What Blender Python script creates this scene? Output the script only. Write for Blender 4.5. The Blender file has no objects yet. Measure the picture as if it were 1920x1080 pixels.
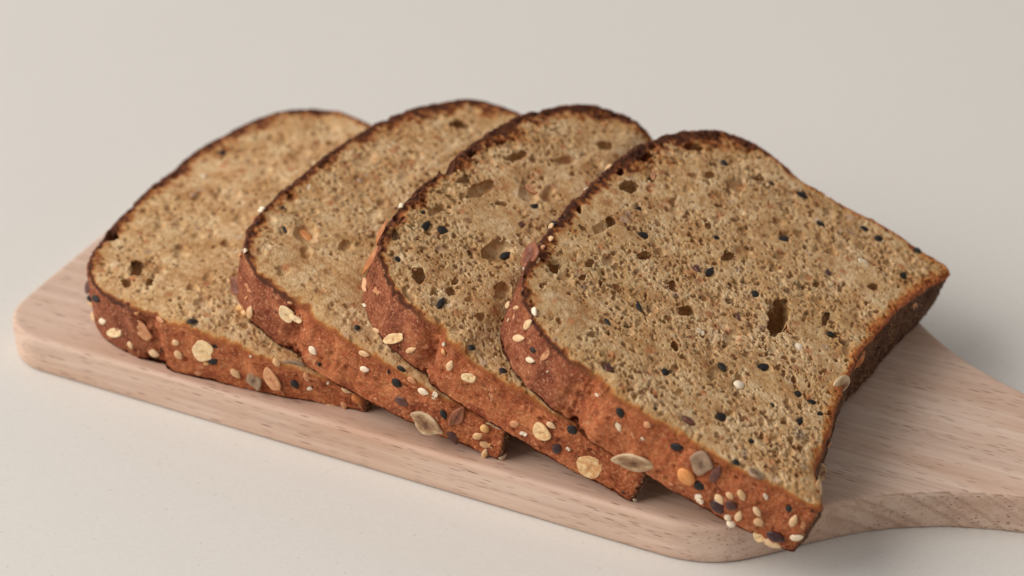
import bpy, math, random
import numpy as np
from mathutils import Vector, Matrix
from mathutils.bvhtree import BVHTree

sc = bpy.context.scene
col = sc.collection
MM = 0.001

# ------------------------------------------------------------------ camera
CAM = np.array([0.3048, -0.3273, 0.2831])
C_R = np.array([0.9056, 0.4240, 0.0])
C_U = np.array([-0.2281, 0.4872, 0.8429])
C_F = np.array([-0.3574, 0.7634, -0.5380])
FPX = 3653.86                      # focal length in pixels of the 1920 px wide photograph
cd = bpy.data.cameras.new('camera')
cam = bpy.data.objects.new('camera', cd)
col.objects.link(cam)
m = Matrix.Identity(4)
for i in range(3):
    m[i][0], m[i][1], m[i][2], m[i][3] = C_R[i], C_U[i], -C_F[i], CAM[i]
cam.matrix_world = m
cd.sensor_width = 36.0
cd.lens = FPX / 1920 * 36.0
cd.clip_start, cd.clip_end = 0.01, 50
cd.dof.use_dof = True
cd.dof.focus_distance = 0.458
cd.dof.aperture_fstop = 10.0
sc.camera = cam

# ------------------------------------------------------------------ light and exposure
w = bpy.data.worlds.new('World')
sc.world = w
w.use_nodes = True
bg = w.node_tree.nodes['Background']
bg.inputs[0].default_value = (1.0, 0.975, 0.955, 1)
bg.inputs[1].default_value = 0.33


def area(name, loc, target, size, power, color):
    ld = bpy.data.lights.new(name, 'AREA')
    ld.shape = 'RECTANGLE'
    ld.size, ld.size_y = size
    ld.energy = power
    ld.color = color
    o = bpy.data.objects.new(name, ld)
    col.objects.link(o)
    o.location = loc
    d = Vector(target) - Vector(loc)
    o.rotation_euler = d.to_track_quat('-Z', 'Y').to_euler()
    return o


area('window_light', (-2.0, -1.25, 1.85), (0.13, 0.05, 0.0), (3.0, 2.6), 114, (1.0, 0.97, 0.945))

sc.view_settings.view_transform = 'Standard'
sc.view_settings.look = 'None'
sc.view_settings.gamma = 1.0
sc.view_settings.exposure = 0.17
sc.cycles.use_denoising = True
sc.cycles.max_bounces = 8
sc.cycles.diffuse_bounces = 3


# ------------------------------------------------------------------ helpers
def srgb(r, g, b):
    f = lambda c: (c / 12.92 if c <= 0.04045 else ((c + 0.055) / 1.055) ** 2.4)
    return (f(r / 255), f(g / 255), f(b / 255), 1.0)


class NT:
    """thin wrapper for building a node tree"""

    def __init__(self, name):
        self.m = bpy.data.materials.new(name)
        self.m.use_nodes = True
        self.t = self.m.node_tree
        self.b = self.t.nodes['Principled BSDF']

    def n(self, kind, **kw):
        nd = self.t.nodes.new(kind)
        for k, v in kw.items():
            if k.startswith('i_'):
                nd.inputs[k[2:].replace('_', ' ')].default_value = v
            else:
                setattr(nd, k, v)
        return nd

    def l(self, a, b):
        self.t.links.new(a, b)

    def coord(self, scale=(1, 1, 1)):
        tc = self.n('ShaderNodeTexCoord')
        mp = self.n('ShaderNodeMapping')
        mp.inputs['Scale'].default_value = scale
        self.l(tc.outputs['Object'], mp.inputs['Vector'])
        return mp.outputs['Vector']

    def noise(self, vec, scale, detail=3, rough=0.55, dist=0.0):
        nd = self.n('ShaderNodeTexNoise')
        nd.inputs['Scale'].default_value = scale
        nd.inputs['Detail'].default_value = detail
        nd.inputs['Roughness'].default_value = rough
        nd.inputs['Distortion'].default_value = dist
        self.l(vec, nd.inputs['Vector'])
        return nd.outputs['Fac']

    def ramp(self, fac, stops, interp='LINEAR'):
        nd = self.n('ShaderNodeValToRGB')
        cr = nd.color_ramp
        cr.interpolation = interp
        while len(cr.elements) < len(stops):
            cr.elements.new(0.5)
        for e, (p, c) in zip(cr.elements, stops):
            e.position = p
            e.color = c if len(c) == 4 else (*c, 1)
        self.l(fac, nd.inputs['Fac'])
        return nd.outputs['Color']

    def mix(self, fac, a, b, mode='MIX'):
        nd = self.n('ShaderNodeMix', data_type='RGBA', blend_type=mode)
        for i, v in ((0, fac), (6, a), (7, b)):
            if isinstance(v, (int, float, tuple)):
                nd.inputs[i].default_value = v
            else:
                self.l(v, nd.inputs[i])
        return nd.outputs[2]

    def math(self, op, a, b=None, clamp=False):
        nd = self.n('ShaderNodeMath', operation=op, use_clamp=clamp)
        for i, v in ((0, a), (1, b)):
            if v is None:
                continue
            if isinstance(v, (int, float)):
                nd.inputs[i].default_value = v
            else:
                self.l(v, nd.inputs[i])
        return nd.outputs[0]

    def attr(self, name):
        return self.n('ShaderNodeAttribute', attribute_name=name).outputs['Fac']

    def bump(self, h, strength, dist, normal=None):
        nd = self.n('ShaderNodeBump')
        nd.inputs['Strength'].default_value = strength
        nd.inputs['Distance'].default_value = dist
        self.l(h, nd.inputs['Height'])
        if normal is not None:
            self.l(normal, nd.inputs['Normal'])
        return nd.outputs['Normal']

    def out(self, color=None, rough=None, normal=None, **kw):
        for sock, v in (('Base Color', color), ('Roughness', rough), ('Normal', normal)):
            if v is None:
                continue
            if isinstance(v, (int, float, tuple)):
                self.b.inputs[sock].default_value = v
            else:
                self.l(v, self.b.inputs[sock])
        for k, v in kw.items():
            self.b.inputs[k.replace('_', ' ')].default_value = v
        return self.m


def mesh_obj(name, verts, faces, mat, parent=None, smooth=True, attrs=None):
    me = bpy.data.meshes.new(name)
    if isinstance(faces, np.ndarray):
        nv, nf, k = len(verts), len(faces), faces.shape[1]
        me.vertices.add(nv)
        me.vertices.foreach_set('co', np.asarray(verts, np.float32).ravel())
        me.loops.add(nf * k)
        me.loops.foreach_set('vertex_index', faces.astype(np.int32).ravel())
        me.polygons.add(nf)
        me.polygons.foreach_set('loop_start', np.arange(0, nf * k, k, dtype=np.int32))
        me.update(calc_edges=True)
        me.validate()
    else:
        me.from_pydata([tuple(v) for v in verts], [], faces)
    if smooth:
        me.polygons.foreach_set('use_smooth', np.ones(len(me.polygons), bool))
    for k, v in (attrs or {}).items():
        a = me.attributes.new(k, 'FLOAT', 'POINT')
        a.data.foreach_set('value', np.asarray(v, np.float32))
    me.materials.append(mat)
    o = bpy.data.objects.new(name, me)
    col.objects.link(o)
    if parent is not None:
        o.parent = parent
    return o


def _hash(ix, iy, iz, seed):
    h = (ix.astype(np.uint32) * np.uint32(374761393) + iy.astype(np.uint32) * np.uint32(668265263)
         + iz.astype(np.uint32) * np.uint32(2147483647 - 58) + np.uint32((seed * 974711) & 0xffffffff))
    h = (h ^ (h >> np.uint32(13))) * np.uint32(1274126177)
    h = (h ^ (h >> np.uint32(16))) * np.uint32(2246822519)
    h ^= h >> np.uint32(15)
    return (h & np.uint32(0xffffff)).astype(np.float32) / np.float32(0xffffff) * 2 - 1


def vnoise(x, y, z, seed):
    x, y, z = np.broadcast_arrays(np.asarray(x, np.float32), np.asarray(y, np.float32), np.asarray(z, np.float32))
    fx, fy, fz = np.floor(x), np.floor(y), np.floor(z)
    ix, iy, iz = fx.astype(np.int64), fy.astype(np.int64), fz.astype(np.int64)
    tx, ty, tz = x - fx, y - fy, z - fz
    tx, ty, tz = (t * t * (3 - 2 * t) for t in (tx, ty, tz))
    r = 0
    for dx in (0, 1):
        for dy in (0, 1):
            for dz in (0, 1):
                wgt = (tx if dx else 1 - tx) * (ty if dy else 1 - ty) * (tz if dz else 1 - tz)
                r = r + wgt * _hash(ix + dx, iy + dy, iz + dz, seed)
    return r


def fbm(x, y, z, size, octs, seed, gain=0.5):
    r, a = 0, 1.0
    for k in range(octs):
        s = size / 2 ** k
        r = r + a * vnoise(np.asarray(x) / s + 17.3 * k, np.asarray(y) / s - 9.1 * k, np.asarray(z) / s + 3.7 * k, seed + k * 31)
        a *= gain
    return r


def sstep(a, b, x):
    t = np.clip((x - a) / (b - a), 0, 1)
    return t * t * (3 - 2 * t)


def ray(px, py):
    d = C_F + (px - 960) / FPX * C_R - (py - 540) / FPX * C_U
    return d / np.linalg.norm(d)


# ------------------------------------------------------------------ countertop
BOARD_T = 0.0108
nt = NT('pale_stone_counter')
v = nt.coord()
big = nt.noise(v, 2.2, 2)
fine = nt.noise(v, 900, 2, 0.6)
sp = nt.n('ShaderNodeTexVoronoi', feature='F1')
sp.inputs['Scale'].default_value = 420
nt.l(v, sp.inputs['Vector'])
spk = nt.ramp(sp.outputs['Distance'], [(0.0, (1, 1, 1)), (0.16, (0, 0, 0))])
pick = nt.ramp(nt.n('ShaderNodeSeparateColor').outputs[0], [(0.0, (0, 0, 0)), (1, (1, 1, 1))])
sep = nt.t.nodes[-2] if False else None
sc_node = [n for n in nt.t.nodes if n.bl_idname == 'ShaderNodeSeparateColor'][0]
nt.l(sp.outputs['Color'], sc_node.inputs[0])
few = nt.math('MULTIPLY', nt.math('GREATER_THAN', sc_node.outputs[1], 0.72), spk)
c = nt.ramp(big, [(0.3, srgb(214, 209, 201)), (0.7, srgb(219, 214, 206))])
c = nt.mix(nt.math('MULTIPLY', few, 0.4), c, srgb(140, 130, 120))
c = nt.mix(nt.math('MULTIPLY', nt.math('SUBTRACT', fine, 0.35, True), 0.22), c, srgb(160, 150, 140))
mat_counter = nt.out(c, 0.42, None, IOR=1.45, Specular_IOR_Level=0.35)
R_ = 3.0
counter = mesh_obj('countertop', [(-R_, -R_, -BOARD_T), (R_, -R_, -BOARD_T), (R_, R_, -BOARD_T), (-R_, R_, -BOARD_T)], [(0, 1, 2, 3)], mat_counter, smooth=False)
counter['kind'] = 'structure'
counter['label'] = 'pale speckled stone countertop under the wooden board'

# ------------------------------------------------------------------ cutting board
BW = 0.1255                 # board width; near edge y = 0, far edge y = BW, left end x = 0
YC = BW / 2


def board_outline():
    """half outline (near side) from the left end to the handle tip, then mirrored"""
    pts = []
    r = 0.0145
    bow = lambda y: 0.0012 * ((y - YC) / YC) ** 2        # the end is very slightly bowed
    for y in np.linspace(YC, r, 24):
        pts.append((bow(y) - 0.0006, y))
    x0 = bow(r) - 0.0006
    for a in np.linspace(0, math.pi / 2, 22)[1:]:
        pts.append((x0 + r * (1 - math.cos(a)), r * (1 - math.sin(a))))
    for x in np.linspace(pts[-1][0], 0.186, 120)[1:]:
        pts.append((x, 0.0))
    ctrl = [(0.186, 0.0), (0.193, 0.0003), (0.1995, 0.0019), (0.2055, 0.0051), (0.2125, 0.0114), (0.2185, 0.0177), (0.228, 0.0265),
            (0.2355, 0.0320), (0.2458, 0.0375), (0.2545, 0.0408), (0.2633, 0.0433), (0.278, 0.0458), (0.30, 0.0475), (0.33, 0.0475), (0.345, 0.0475)]
    P = np.array(ctrl)
    for i in range(len(P) - 1):
        p0, p1, p2, p3 = P[max(i - 1, 0)], P[i], P[i + 1], P[min(i + 2, len(P) - 1)]
        for t in np.linspace(0, 1, 19)[1:]:
            q = 0.5 * ((2 * p1) + (-p0 + p2) * t + (2 * p0 - 5 * p1 + 4 * p2 - p3) * t * t + (-p0 + 3 * p1 - 3 * p2 + p3) * t ** 3)
            pts.append(tuple(q))
    hw = YC - 0.0475
    for a in np.linspace(0, math.pi / 2, 16)[1:]:
        pts.append((0.345 + hw * math.sin(a), YC - hw * math.cos(a)))
    near = np.array(pts)
    far = near[::-1][1:-1].copy()
    far[:, 1] = BW - far[:, 1]
    return np.concatenate([near, far])


O = board_outline()
tan = np.roll(O, -1, 0) - np.roll(O, 1, 0)
tan /= np.linalg.norm(tan, axis=1)[:, None]
nor = np.c_[tan[:, 1], -tan[:, 0]]            # outward (outline runs counter-clockwise)
RT, RB = 0.0014, 0.0012
prof = []                                     # (inset, z)
for a in np.linspace(0, math.pi / 2, 6):
    prof.append((RB * (1 - math.sin(a)), -BOARD_T + RB * (1 - math.cos(a))))
for zz_ in np.linspace(-BOARD_T + RB, -RT, 14)[1:-1]:
    prof.append((0, zz_))
for a in np.linspace(0, math.pi / 2, 8):
    prof.append((RT * (1 - math.cos(a)), -RT + RT * math.sin(a)))
prof.append((RT + 0.0012, 0.0))
V_, F_ = [], []
nO = len(O)
for k, (ins, z) in enumerate(prof):
    q = O - nor * ins
    # slanting router marks left on the shoulder of the handle
    if -BOARD_T * 0.97 < z < -0.0004:
        s = O[:, 0] + (z + BOARD_T) * 1.35
        on = sstep(0.215, 0.224, O[:, 0]) * (1 - sstep(0.27, 0.30, O[:, 0]))
        ph = (s / 0.0058 + 0.25 * np.sin(s * 420)) % 1.0
        q = q - nor * (on * 0.0006 * ph)[:, None]
    V_ += [(x, y, z) for x, y in q]
for k in range(len(prof) - 1):
    for i in range(nO):
        j = (i + 1) % nO
        F_.append((k * nO + i, k * nO + j, (k + 1) * nO + j, (k + 1) * nO + i))
F_.append(tuple(range((len(prof) - 1) * nO, len(prof) * nO)))
F_.append(tuple(range(nO - 1, -1, -1)))

nt = NT('beech_wood')
v = nt.coord((1, 1, 1))
g1 = nt.noise(nt.coord((6, 60, 60)), 1.0, 4, 0.6, 0.4)
g2 = nt.noise(nt.coord((14, 260, 260)), 1.0, 3, 0.55, 0.2)
patch = nt.noise(nt.coord((14, 48, 48)), 1.0, 3, 0.55, 0.8)
g3 = nt.noise(nt.coord((22, 950, 950)), 1.0, 3, 0.6)
c = nt.ramp(g1, [(0.28, srgb(193, 157, 134)), (0.5, srgb(211, 182, 161)), (0.72, srgb(221, 198, 180))])
c = nt.mix(nt.ramp(patch, [(0.52, (0, 0, 0)), (0.72, (0.55, 0.55, 0.55))]), c, srgb(188, 142, 112))
c = nt.mix(nt.ramp(g2, [(0.30, (0.42, 0.42, 0.42)), (0.55, (0, 0, 0))]), c, srgb(172, 134, 112))
c = nt.mix(nt.ramp(g3, [(0.36, (0.35, 0.35, 0.35)), (0.52, (0, 0, 0))]), c, srgb(182, 146, 122))
# short dark ray flecks that run with the grain
flecks = None
for sc_, off, thr in (((120, 1100, 1100), 0.0, 0.13), ((95, 880, 880), 7.3, 0.11), ((150, 1300, 1300), 3.9, 0.13)):
    mp = nt.n('ShaderNodeMapping')
    tc = nt.n('ShaderNodeTexCoord')
    mp.inputs['Scale'].default_value = sc_
    mp.inputs['Location'].default_value = (off, off * 2, off)
    mp.inputs['Rotation'].default_value = (0, 0, math.radians(1.6))
    nt.l(tc.outputs['Object'], mp.inputs['Vector'])
    vo = nt.n('ShaderNodeTexVoronoi', feature='F1')
    vo.inputs['Scale'].default_value = 1.0
    vo.inputs['Randomness'].default_value = 0.9
    nt.l(mp.outputs['Vector'], vo.inputs['Vector'])
    se = nt.n('ShaderNodeSeparateColor')
    nt.l(vo.outputs['Color'], se.inputs[0])
    dot = nt.ramp(vo.outputs['Distance'], [(thr, (1, 1, 1)), (thr + 0.10, (0, 0, 0))])
    f = nt.math('MULTIPLY', dot, nt.math('MULTIPLY', nt.math('GREATER_THAN', se.outputs[0], 0.12), nt.math('ADD', nt.math('MULTIPLY', se.outputs[1], 0.8), 0.2)))
    flecks = f if flecks is None else nt.math('MAXIMUM', flecks, f)
zone = nt.ramp(nt.noise(nt.coord((20, 50, 50)), 1.0, 2), [(0.3, (0.35, 0.35, 0.35)), (0.6, (1, 1, 1))])
flecks = nt.math('MULTIPLY', flecks, zone)
c = nt.mix(nt.math('MULTIPLY', flecks, 0.85), c, srgb(112, 70, 52))
h = nt.math('SUBTRACT', nt.math('MULTIPLY', g2, 0.5), flecks)
mat_wood = nt.out(c, 0.55, nt.bump(h, 0.35, 0.00012), Specular_IOR_Level=0.3)
board = mesh_obj('cutting_board', V_, F_, mat_wood)
board['label'] = 'pale beech wood cutting board with rounded corners and a handle'
board['category'] = 'cutting board'

# ------------------------------------------------------------------ bread materials
nt = NT('bread_crumb')
v = nt.coord()
rim = nt.attr('rim')
a1 = nt.noise(v, 150, 4, 0.6)
a2 = nt.noise(v, 620, 3, 0.6)
a3 = nt.noise(v, 45, 2, 0.5)
c = nt.ramp(a1, [(0.30, srgb(175, 127, 80)), (0.48, srgb(207, 166, 117)), (0.68, srgb(226, 194, 150))])
c = nt.mix(nt.ramp(a2, [(0.36, (0.6, 0.6, 0.6)), (0.52, (0, 0, 0))]), c, srgb(160, 106, 60))
c = nt.mix(nt.ramp(a2, [(0.56, (0, 0, 0)), (0.72, (0.5, 0.5, 0.5))]), c, srgb(228, 206, 170))
c = nt.mix(nt.ramp(a3, [(0.45, (0, 0, 0)), (0.7, (0.35, 0.35, 0.35))]), c, srgb(184, 142, 88))
# bran flecks
vo = nt.n('ShaderNodeTexVoronoi', feature='F1')
vo.inputs['Scale'].default_value = 330
nt.l(v, vo.inputs['Vector'])
se = nt.n('ShaderNodeSeparateColor')
nt.l(vo.outputs['Color'], se.inputs[0])
br = nt.math('MULTIPLY', nt.math('GREATER_THAN', se.outputs[0], 0.80), nt.ramp(vo.outputs['Distance'], [(0.25, (1, 1, 1)), (0.5, (0, 0, 0))]))
c = nt.mix(nt.math('MULTIPLY', br, 0.75), c, nt.ramp(se.outputs[1], [(0, srgb(150, 84, 46)), (0.5, srgb(198, 132, 86)), (0.8, srgb(120, 78, 50)), (1, srgb(226, 196, 168))]))
rimn = nt.math('ADD', rim, nt.math('MULTIPLY', nt.math('SUBTRACT', nt.noise(v, 420, 3), 0.5), 0.6))
crust_c = nt.mix(nt.attr('dome'),
                 nt.ramp(rimn, [(0.0, srgb(150, 80, 42)), (0.3, srgb(178, 104, 54)), (0.6, srgb(196, 138, 78)), (1.0, srgb(202, 162, 110))]),
                 nt.ramp(rimn, [(0.0, srgb(68, 37, 23)), (0.30, srgb(96, 50, 26)), (0.54, srgb(158, 90, 42)), (0.75, srgb(186, 130, 70)), (1.0, srgb(202, 160, 106))]))
c = nt.mix(nt.ramp(rim, [(0.45, (0, 0, 0)), (1.0, (1, 1, 1))]), crust_c, c)
wob = nt.n('ShaderNodeTexNoise')
wob.inputs['Scale'].default_value = 1400
nt.l(v, wob.inputs['Vector'])
vw = nt.n('ShaderNodeVectorMath', operation='MULTIPLY_ADD')
nt.l(wob.outputs['Color'], vw.inputs[0])
vw.inputs[1].default_value = (0.0007, 0.0007, 0.0007)
nt.l(v, vw.inputs[2])
h = None
for scl, wgt in ((1150, 0.6), (2100, 0.35)):
    pv = nt.n('ShaderNodeTexVoronoi', feature='F1')
    pv.inputs['Scale'].default_value = scl
    nt.l(vw.outputs[0], pv.inputs['Vector'])
    pit_ = nt.math('MULTIPLY', nt.ramp(pv.outputs['Distance'], [(0.12, (0, 0, 0)), (0.42, (1, 1, 1))], 'EASE'), wgt)
    h = pit_ if h is None else nt.math('ADD', h, pit_)
h = nt.math('ADD', h, nt.math('MULTIPLY', nt.noise(v, 3200, 2, 0.6), 0.3))
mat_crumb = nt.out(c, 0.78, nt.bump(h, 0.75, 0.00030), Specular_IOR_Level=0.2, Subsurface_Weight=0.08, Subsurface_Scale=0.0012)
mat_crumb.node_tree.nodes['Principled BSDF'].inputs['Subsurface Radius'].default_value = (1.0, 0.55, 0.25)

nt = NT('bread_crust')
v = nt.coord()
dome = nt.attr('dome')
dark = nt.attr('dark')
rim = nt.attr('rim')
n1 = nt.noise(v, 190, 4, 0.65)
n2 = nt.noise(v, 1500, 3, 0.7)
side = nt.ramp(n1, [(0.28, srgb(132, 58, 30)), (0.5, srgb(179, 96, 55)), (0.72, srgb(206, 126, 76))])
top = nt.ramp(n1, [(0.28, srgb(110, 51, 31)), (0.52, srgb(152, 82, 53)), (0.75, srgb(180, 110, 76))])
c = nt.mix(dome, side, top)
blotch = nt.noise(v, 60, 4, 0.65, 0.6)
c = nt.mix(nt.ramp(blotch, [(0.34, (0.5, 0.5, 0.5)), (0.5, (0, 0, 0))]), c, srgb(112, 50, 28))
c = nt.mix(nt.ramp(blotch, [(0.54, (0, 0, 0)), (0.7, (0.45, 0.45, 0.45))]), c, srgb(210, 136, 84))
c = nt.mix(nt.attr('base'), c, nt.ramp(n1, [(0.3, srgb(42, 29, 20)), (0.7, srgb(88, 62, 40))]))  # loaf's own dark base, brown deepened further to paint in the shade there
c = nt.mix(dark, c, nt.ramp(n1, [(0.35, srgb(70, 36, 22)), (0.65, srgb(116, 62, 36))]))
c = nt.mix(nt.ramp(n2, [(0.54, (0, 0, 0)), (0.70, (0.7, 0.7, 0.7))]), c, srgb(226, 172, 126))
c = nt.mix(nt.ramp(n2, [(0.28, (0.75, 0.75, 0.75)), (0.44, (0, 0, 0))]), c, srgb(92, 42, 24))
rimn = nt.math('ADD', rim, nt.math('MULTIPLY', nt.math('SUBTRACT', nt.noise(v, 420, 3), 0.5), 0.6))
lip = nt.mix(dome,
             nt.ramp(rimn, [(0.0, srgb(150, 80, 42)), (0.3, srgb(178, 104, 54)), (0.6, srgb(196, 138, 78)), (1.0, srgb(202, 162, 110))]),
             nt.ramp(rimn, [(0.0, srgb(68, 37, 23)), (0.30, srgb(96, 50, 26)), (0.54, srgb(158, 90, 42)), (0.75, srgb(186, 130, 70)), (1.0, srgb(202, 160, 106))]))
c = nt.mix(nt.ramp(rim, [(0.0, (0, 0, 0)), (0.12, (1, 1, 1))]), c, lip)
h = nt.math('ADD', nt.math('MULTIPLY', nt.noise(v, 1900, 4, 0.75), 0.9), nt.math('MULTIPLY', n1, 0.3))
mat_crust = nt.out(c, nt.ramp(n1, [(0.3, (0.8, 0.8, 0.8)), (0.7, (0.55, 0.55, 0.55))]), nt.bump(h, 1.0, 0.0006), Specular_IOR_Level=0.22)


def seed_mat(name, stops, rough, scale=3.0, bump=0.3, sss=0.0, radial=0.0):
    nt = NT(name)
    v = nt.coord()
    oi = nt.n('ShaderNodeObjectInfo')
    f = nt.noise(v, scale, 3)
    f = nt.math('ADD', f, nt.math('MULTIPLY', nt.math('SUBTRACT', oi.outputs['Random'], 0.5), 0.35))
    if radial:
        ln = nt.n('ShaderNodeVectorMath', operation='LENGTH')
        nt.l(nt.coord((1, 1, 0)), ln.inputs[0])
        f = nt.math('ADD', f, nt.math('MULTIPLY', nt.math('SUBTRACT', ln.outputs['Value'], 0.27), radial))
    c = nt.ramp(f, stops)
    m = nt.out(c, rough, nt.bump(nt.noise(nt.coord((3, 9, 9)), 2.0, 3), bump, 0.0002), Specular_IOR_Level=0.4)
    if sss:
        m.node_tree.nodes['Principled BSDF'].inputs['Subsurface Weight'].default_value = sss
        m.node_tree.nodes['Principled BSDF'].inputs['Subsurface Scale'].default_value = 0.0008
    return m


M = {
    'sesame': seed_mat('sesame_hull', [(0.3, srgb(205, 160, 112)), (0.6, srgb(226, 190, 146))], 0.5, sss=0.15),
    'white': seed_mat('pale_seed_hull', [(0.3, srgb(226, 200, 166)), (0.6, srgb(240, 222, 196))], 0.5, sss=0.15),
    'tan': seed_mat('toasted_seed_hull', [(0.3, srgb(176, 112, 72)), (0.6, srgb(206, 146, 102))], 0.5),
    'black': seed_mat('black_seed_hull', [(0.3, srgb(30, 27, 25)), (0.7, srgb(52, 47, 43))], 0.5),
    'oat': seed_mat('rolled_oat', [(0.22, srgb(206, 146, 92)), (0.42, srgb(234, 196, 142)), (0.7, srgb(244, 220, 178))], 0.65, 4.5, 0.6),
    'oatpink': seed_mat('toasted_oat', [(0.3, srgb(200, 136, 92)), (0.6, srgb(226, 172, 126))], 0.6, 4.5, 0.6),
    'pale_pumpkin': seed_mat('pale_pumpkin_seed', [(0.2, srgb(112, 74, 48)), (0.45, srgb(164, 128, 92)), (0.7, srgb(206, 178, 142))], 0.45, 3.0, 0.4, 0, 1.0),
    'brown_pumpkin': seed_mat('brown_pumpkin_seed', [(0.3, srgb(112, 62, 42)), (0.6, srgb(150, 88, 58))], 0.45, 3.0, 0.4, 0, 1.0),
    'grey_pumpkin': seed_mat('grey_pumpkin_seed', [(0.3, srgb(112, 84, 62)), (0.6, srgb(158, 128, 100))], 0.45, 3.0, 0.4, 0, 1.0),
    'linseed': seed_mat('linseed_hull', [(0.3, srgb(74, 40, 32)), (0.7, srgb(112, 66, 50))], 0.28, 3.0, 0.1),
    'darklin': seed_mat('dark_linseed_hull', [(0.3, srgb(44, 22, 24)), (0.7, srgb(74, 40, 40))], 0.22, 3.0, 0.1),
    'millet': seed_mat('millet_hull', [(0.3, srgb(214, 160, 98)), (0.6, srgb(232, 190, 130))], 0.45),
    'orange': seed_mat('wheat_grain', [(0.3, srgb(186, 104, 52)), (0.6, srgb(220, 148, 84))], 0.45),
    'husk': seed_mat('bran_husk', [(0.3, srgb(172, 100, 52)), (0.6, srgb(214, 152, 94))], 0.5),
}

M['black'].node_tree.nodes['Principled BSDF'].inputs['Specular IOR Level'].default_value = 0.2

# ------------------------------------------------------------------ seed shapes (unit length in x, unit width in y, unit thickness in z)
rng = np.random.default_rng(11)


def sphere_pts(nu=14, nv=9):
    V, F = [], []
    for j in range(nv + 1):
        th = math.pi * j / nv
        for i in range(nu):
            ph = 2 * math.pi * i / nu
            V.append((math.cos(th), math.sin(th) * math.cos(ph), math.sin(th) * math.sin(ph)))
    for j in range(nv):
        for i in range(nu):
            F.append((j * nu + i, j * nu + (i + 1) % nu, (j + 1) * nu + (i + 1) % nu, (j + 1) * nu + i))
    return np.array(V), F


def shape_sesame():
    V, F = sphere_pts()
    x = V[:, 0]
    k = 1 - 0.36 * sstep(-0.1, 1.0, x)
    return np.c_[x * 0.5, V[:, 1] * 0.5 * k, V[:, 2] * 0.5 * (0.75 + 0.25 * k)], F


def shape_linseed():
    V, F = sphere_pts(16, 10)
    x = V[:, 0]
    k = 1 - 0.42 * sstep(0.1, 1.0, x)
    z = V[:, 2] * 0.5
    return np.c_[x * 0.5, V[:, 1] * 0.5 * k, np.sign(z) * np.abs(z * 2) ** 0.8 * 0.5], F


def shape_grain():
    V, F = sphere_pts(18, 10)
    groove = 0.28 * np.exp(-(V[:, 1] / 0.16) ** 2) * (V[:, 2] > 0) * (1 - V[:, 0] ** 2)
    return np.c_[V[:, 0] * 0.5, V[:, 1] * 0.5, V[:, 2] * 0.5 - groove], F


def shape_round():
    V, F = sphere_pts(12, 8)
    return V * 0.5 * (1 + 0.05 * np.sin(V[:, [1]] * 5 + V[:, [2]] * 3)), F


def shape_flake(seed, n=26, rough=0.16, point=0.0):
    """flat uneven flake with a raised, cracked rim"""
    r = np.random.default_rng(seed)
    ph = np.linspace(0, 2 * math.pi, n, endpoint=False)
    rad = 1 + sum(rough / (k ** 0.8) * r.normal() * np.cos(k * ph + r.uniform(0, 6.3)) for k in range(2, 7))
    rad = np.clip(rad, 0.55, 1.3)
    sx = np.cos(ph)
    px, py = np.sign(sx) * np.abs(sx) ** (1 - 0.0 * point) * rad * 0.5, np.sin(ph) * rad * 0.5 * (1 - point * np.abs(sx) ** 1.5)
    rings = [(0.0, 0.30), (0.35, 0.34), (0.62, 0.28), (0.84, 0.42), (0.97, 0.26), (1.0, 0.0), (0.94, -0.3), (0.5, -0.45)]
    V, F = [], []
    for k, (s, z) in enumerate(rings):
        for i in range(n):
            dz = 0.16 * math.sin(3 * ph[i] + seed) * s + r.normal() * 0.05
            V.append((px[i] * s, py[i] * s, z + dz))
    for k in range(len(rings) - 1):
        for i in range(n):
            F.append((k * n + i, (k + 1) * n + i, (k + 1) * n + (i + 1) % n, k * n + (i + 1) % n))
    F.append(tuple((len(rings) - 1) * n + i for i in range(n - 1, -1, -1)))
    return np.array(V), F


def shape_husk(seed):
    """long curled blade of bran"""
    r = np.random.default_rng(seed)
    n, k = 14, 8
    V, F = [], []
    for i in range(n + 1):
        t = i / n
        wd = math.sin(math.pi * min(max(t, 0.03), 0.97)) ** 0.6
        for j in range(k):
            a = 2 * math.pi * j / k
            V.append((t - 0.5, math.cos(a) * 0.5 * wd + 0.12 * math.sin(t * 5 + seed), math.sin(a) * 0.5 * wd + 0.5 * math.sin(math.pi * t)))
    for i in range(n):
        for j in range(k):
            F.append((i * k + j, i * k + (j + 1) % k, (i + 1) * k + (j + 1) % k, (i + 1) * k + j))
    F.append(tuple(range(k)))
    F.append(tuple(n * k + j for j in range(k - 1, -1, -1)))
    return np.array(V), F


SHAPES = {'sesame': [shape_sesame()], 'linseed': [shape_linseed()], 'grain': [shape_grain()], 'round': [shape_round()],
          'flake': [shape_flake(s, 26, 0.08) for s in (3, 8, 21, 34)], 'pumpkin': [shape_flake(5, 24, 0.04, 0.55), shape_flake(6, 24, 0.05, 0.4)],
          'husk': [shape_husk(1), shape_husk(2)], 'chip': [shape_flake(s, 16, 0.3) for s in (41, 44)]}
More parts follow.
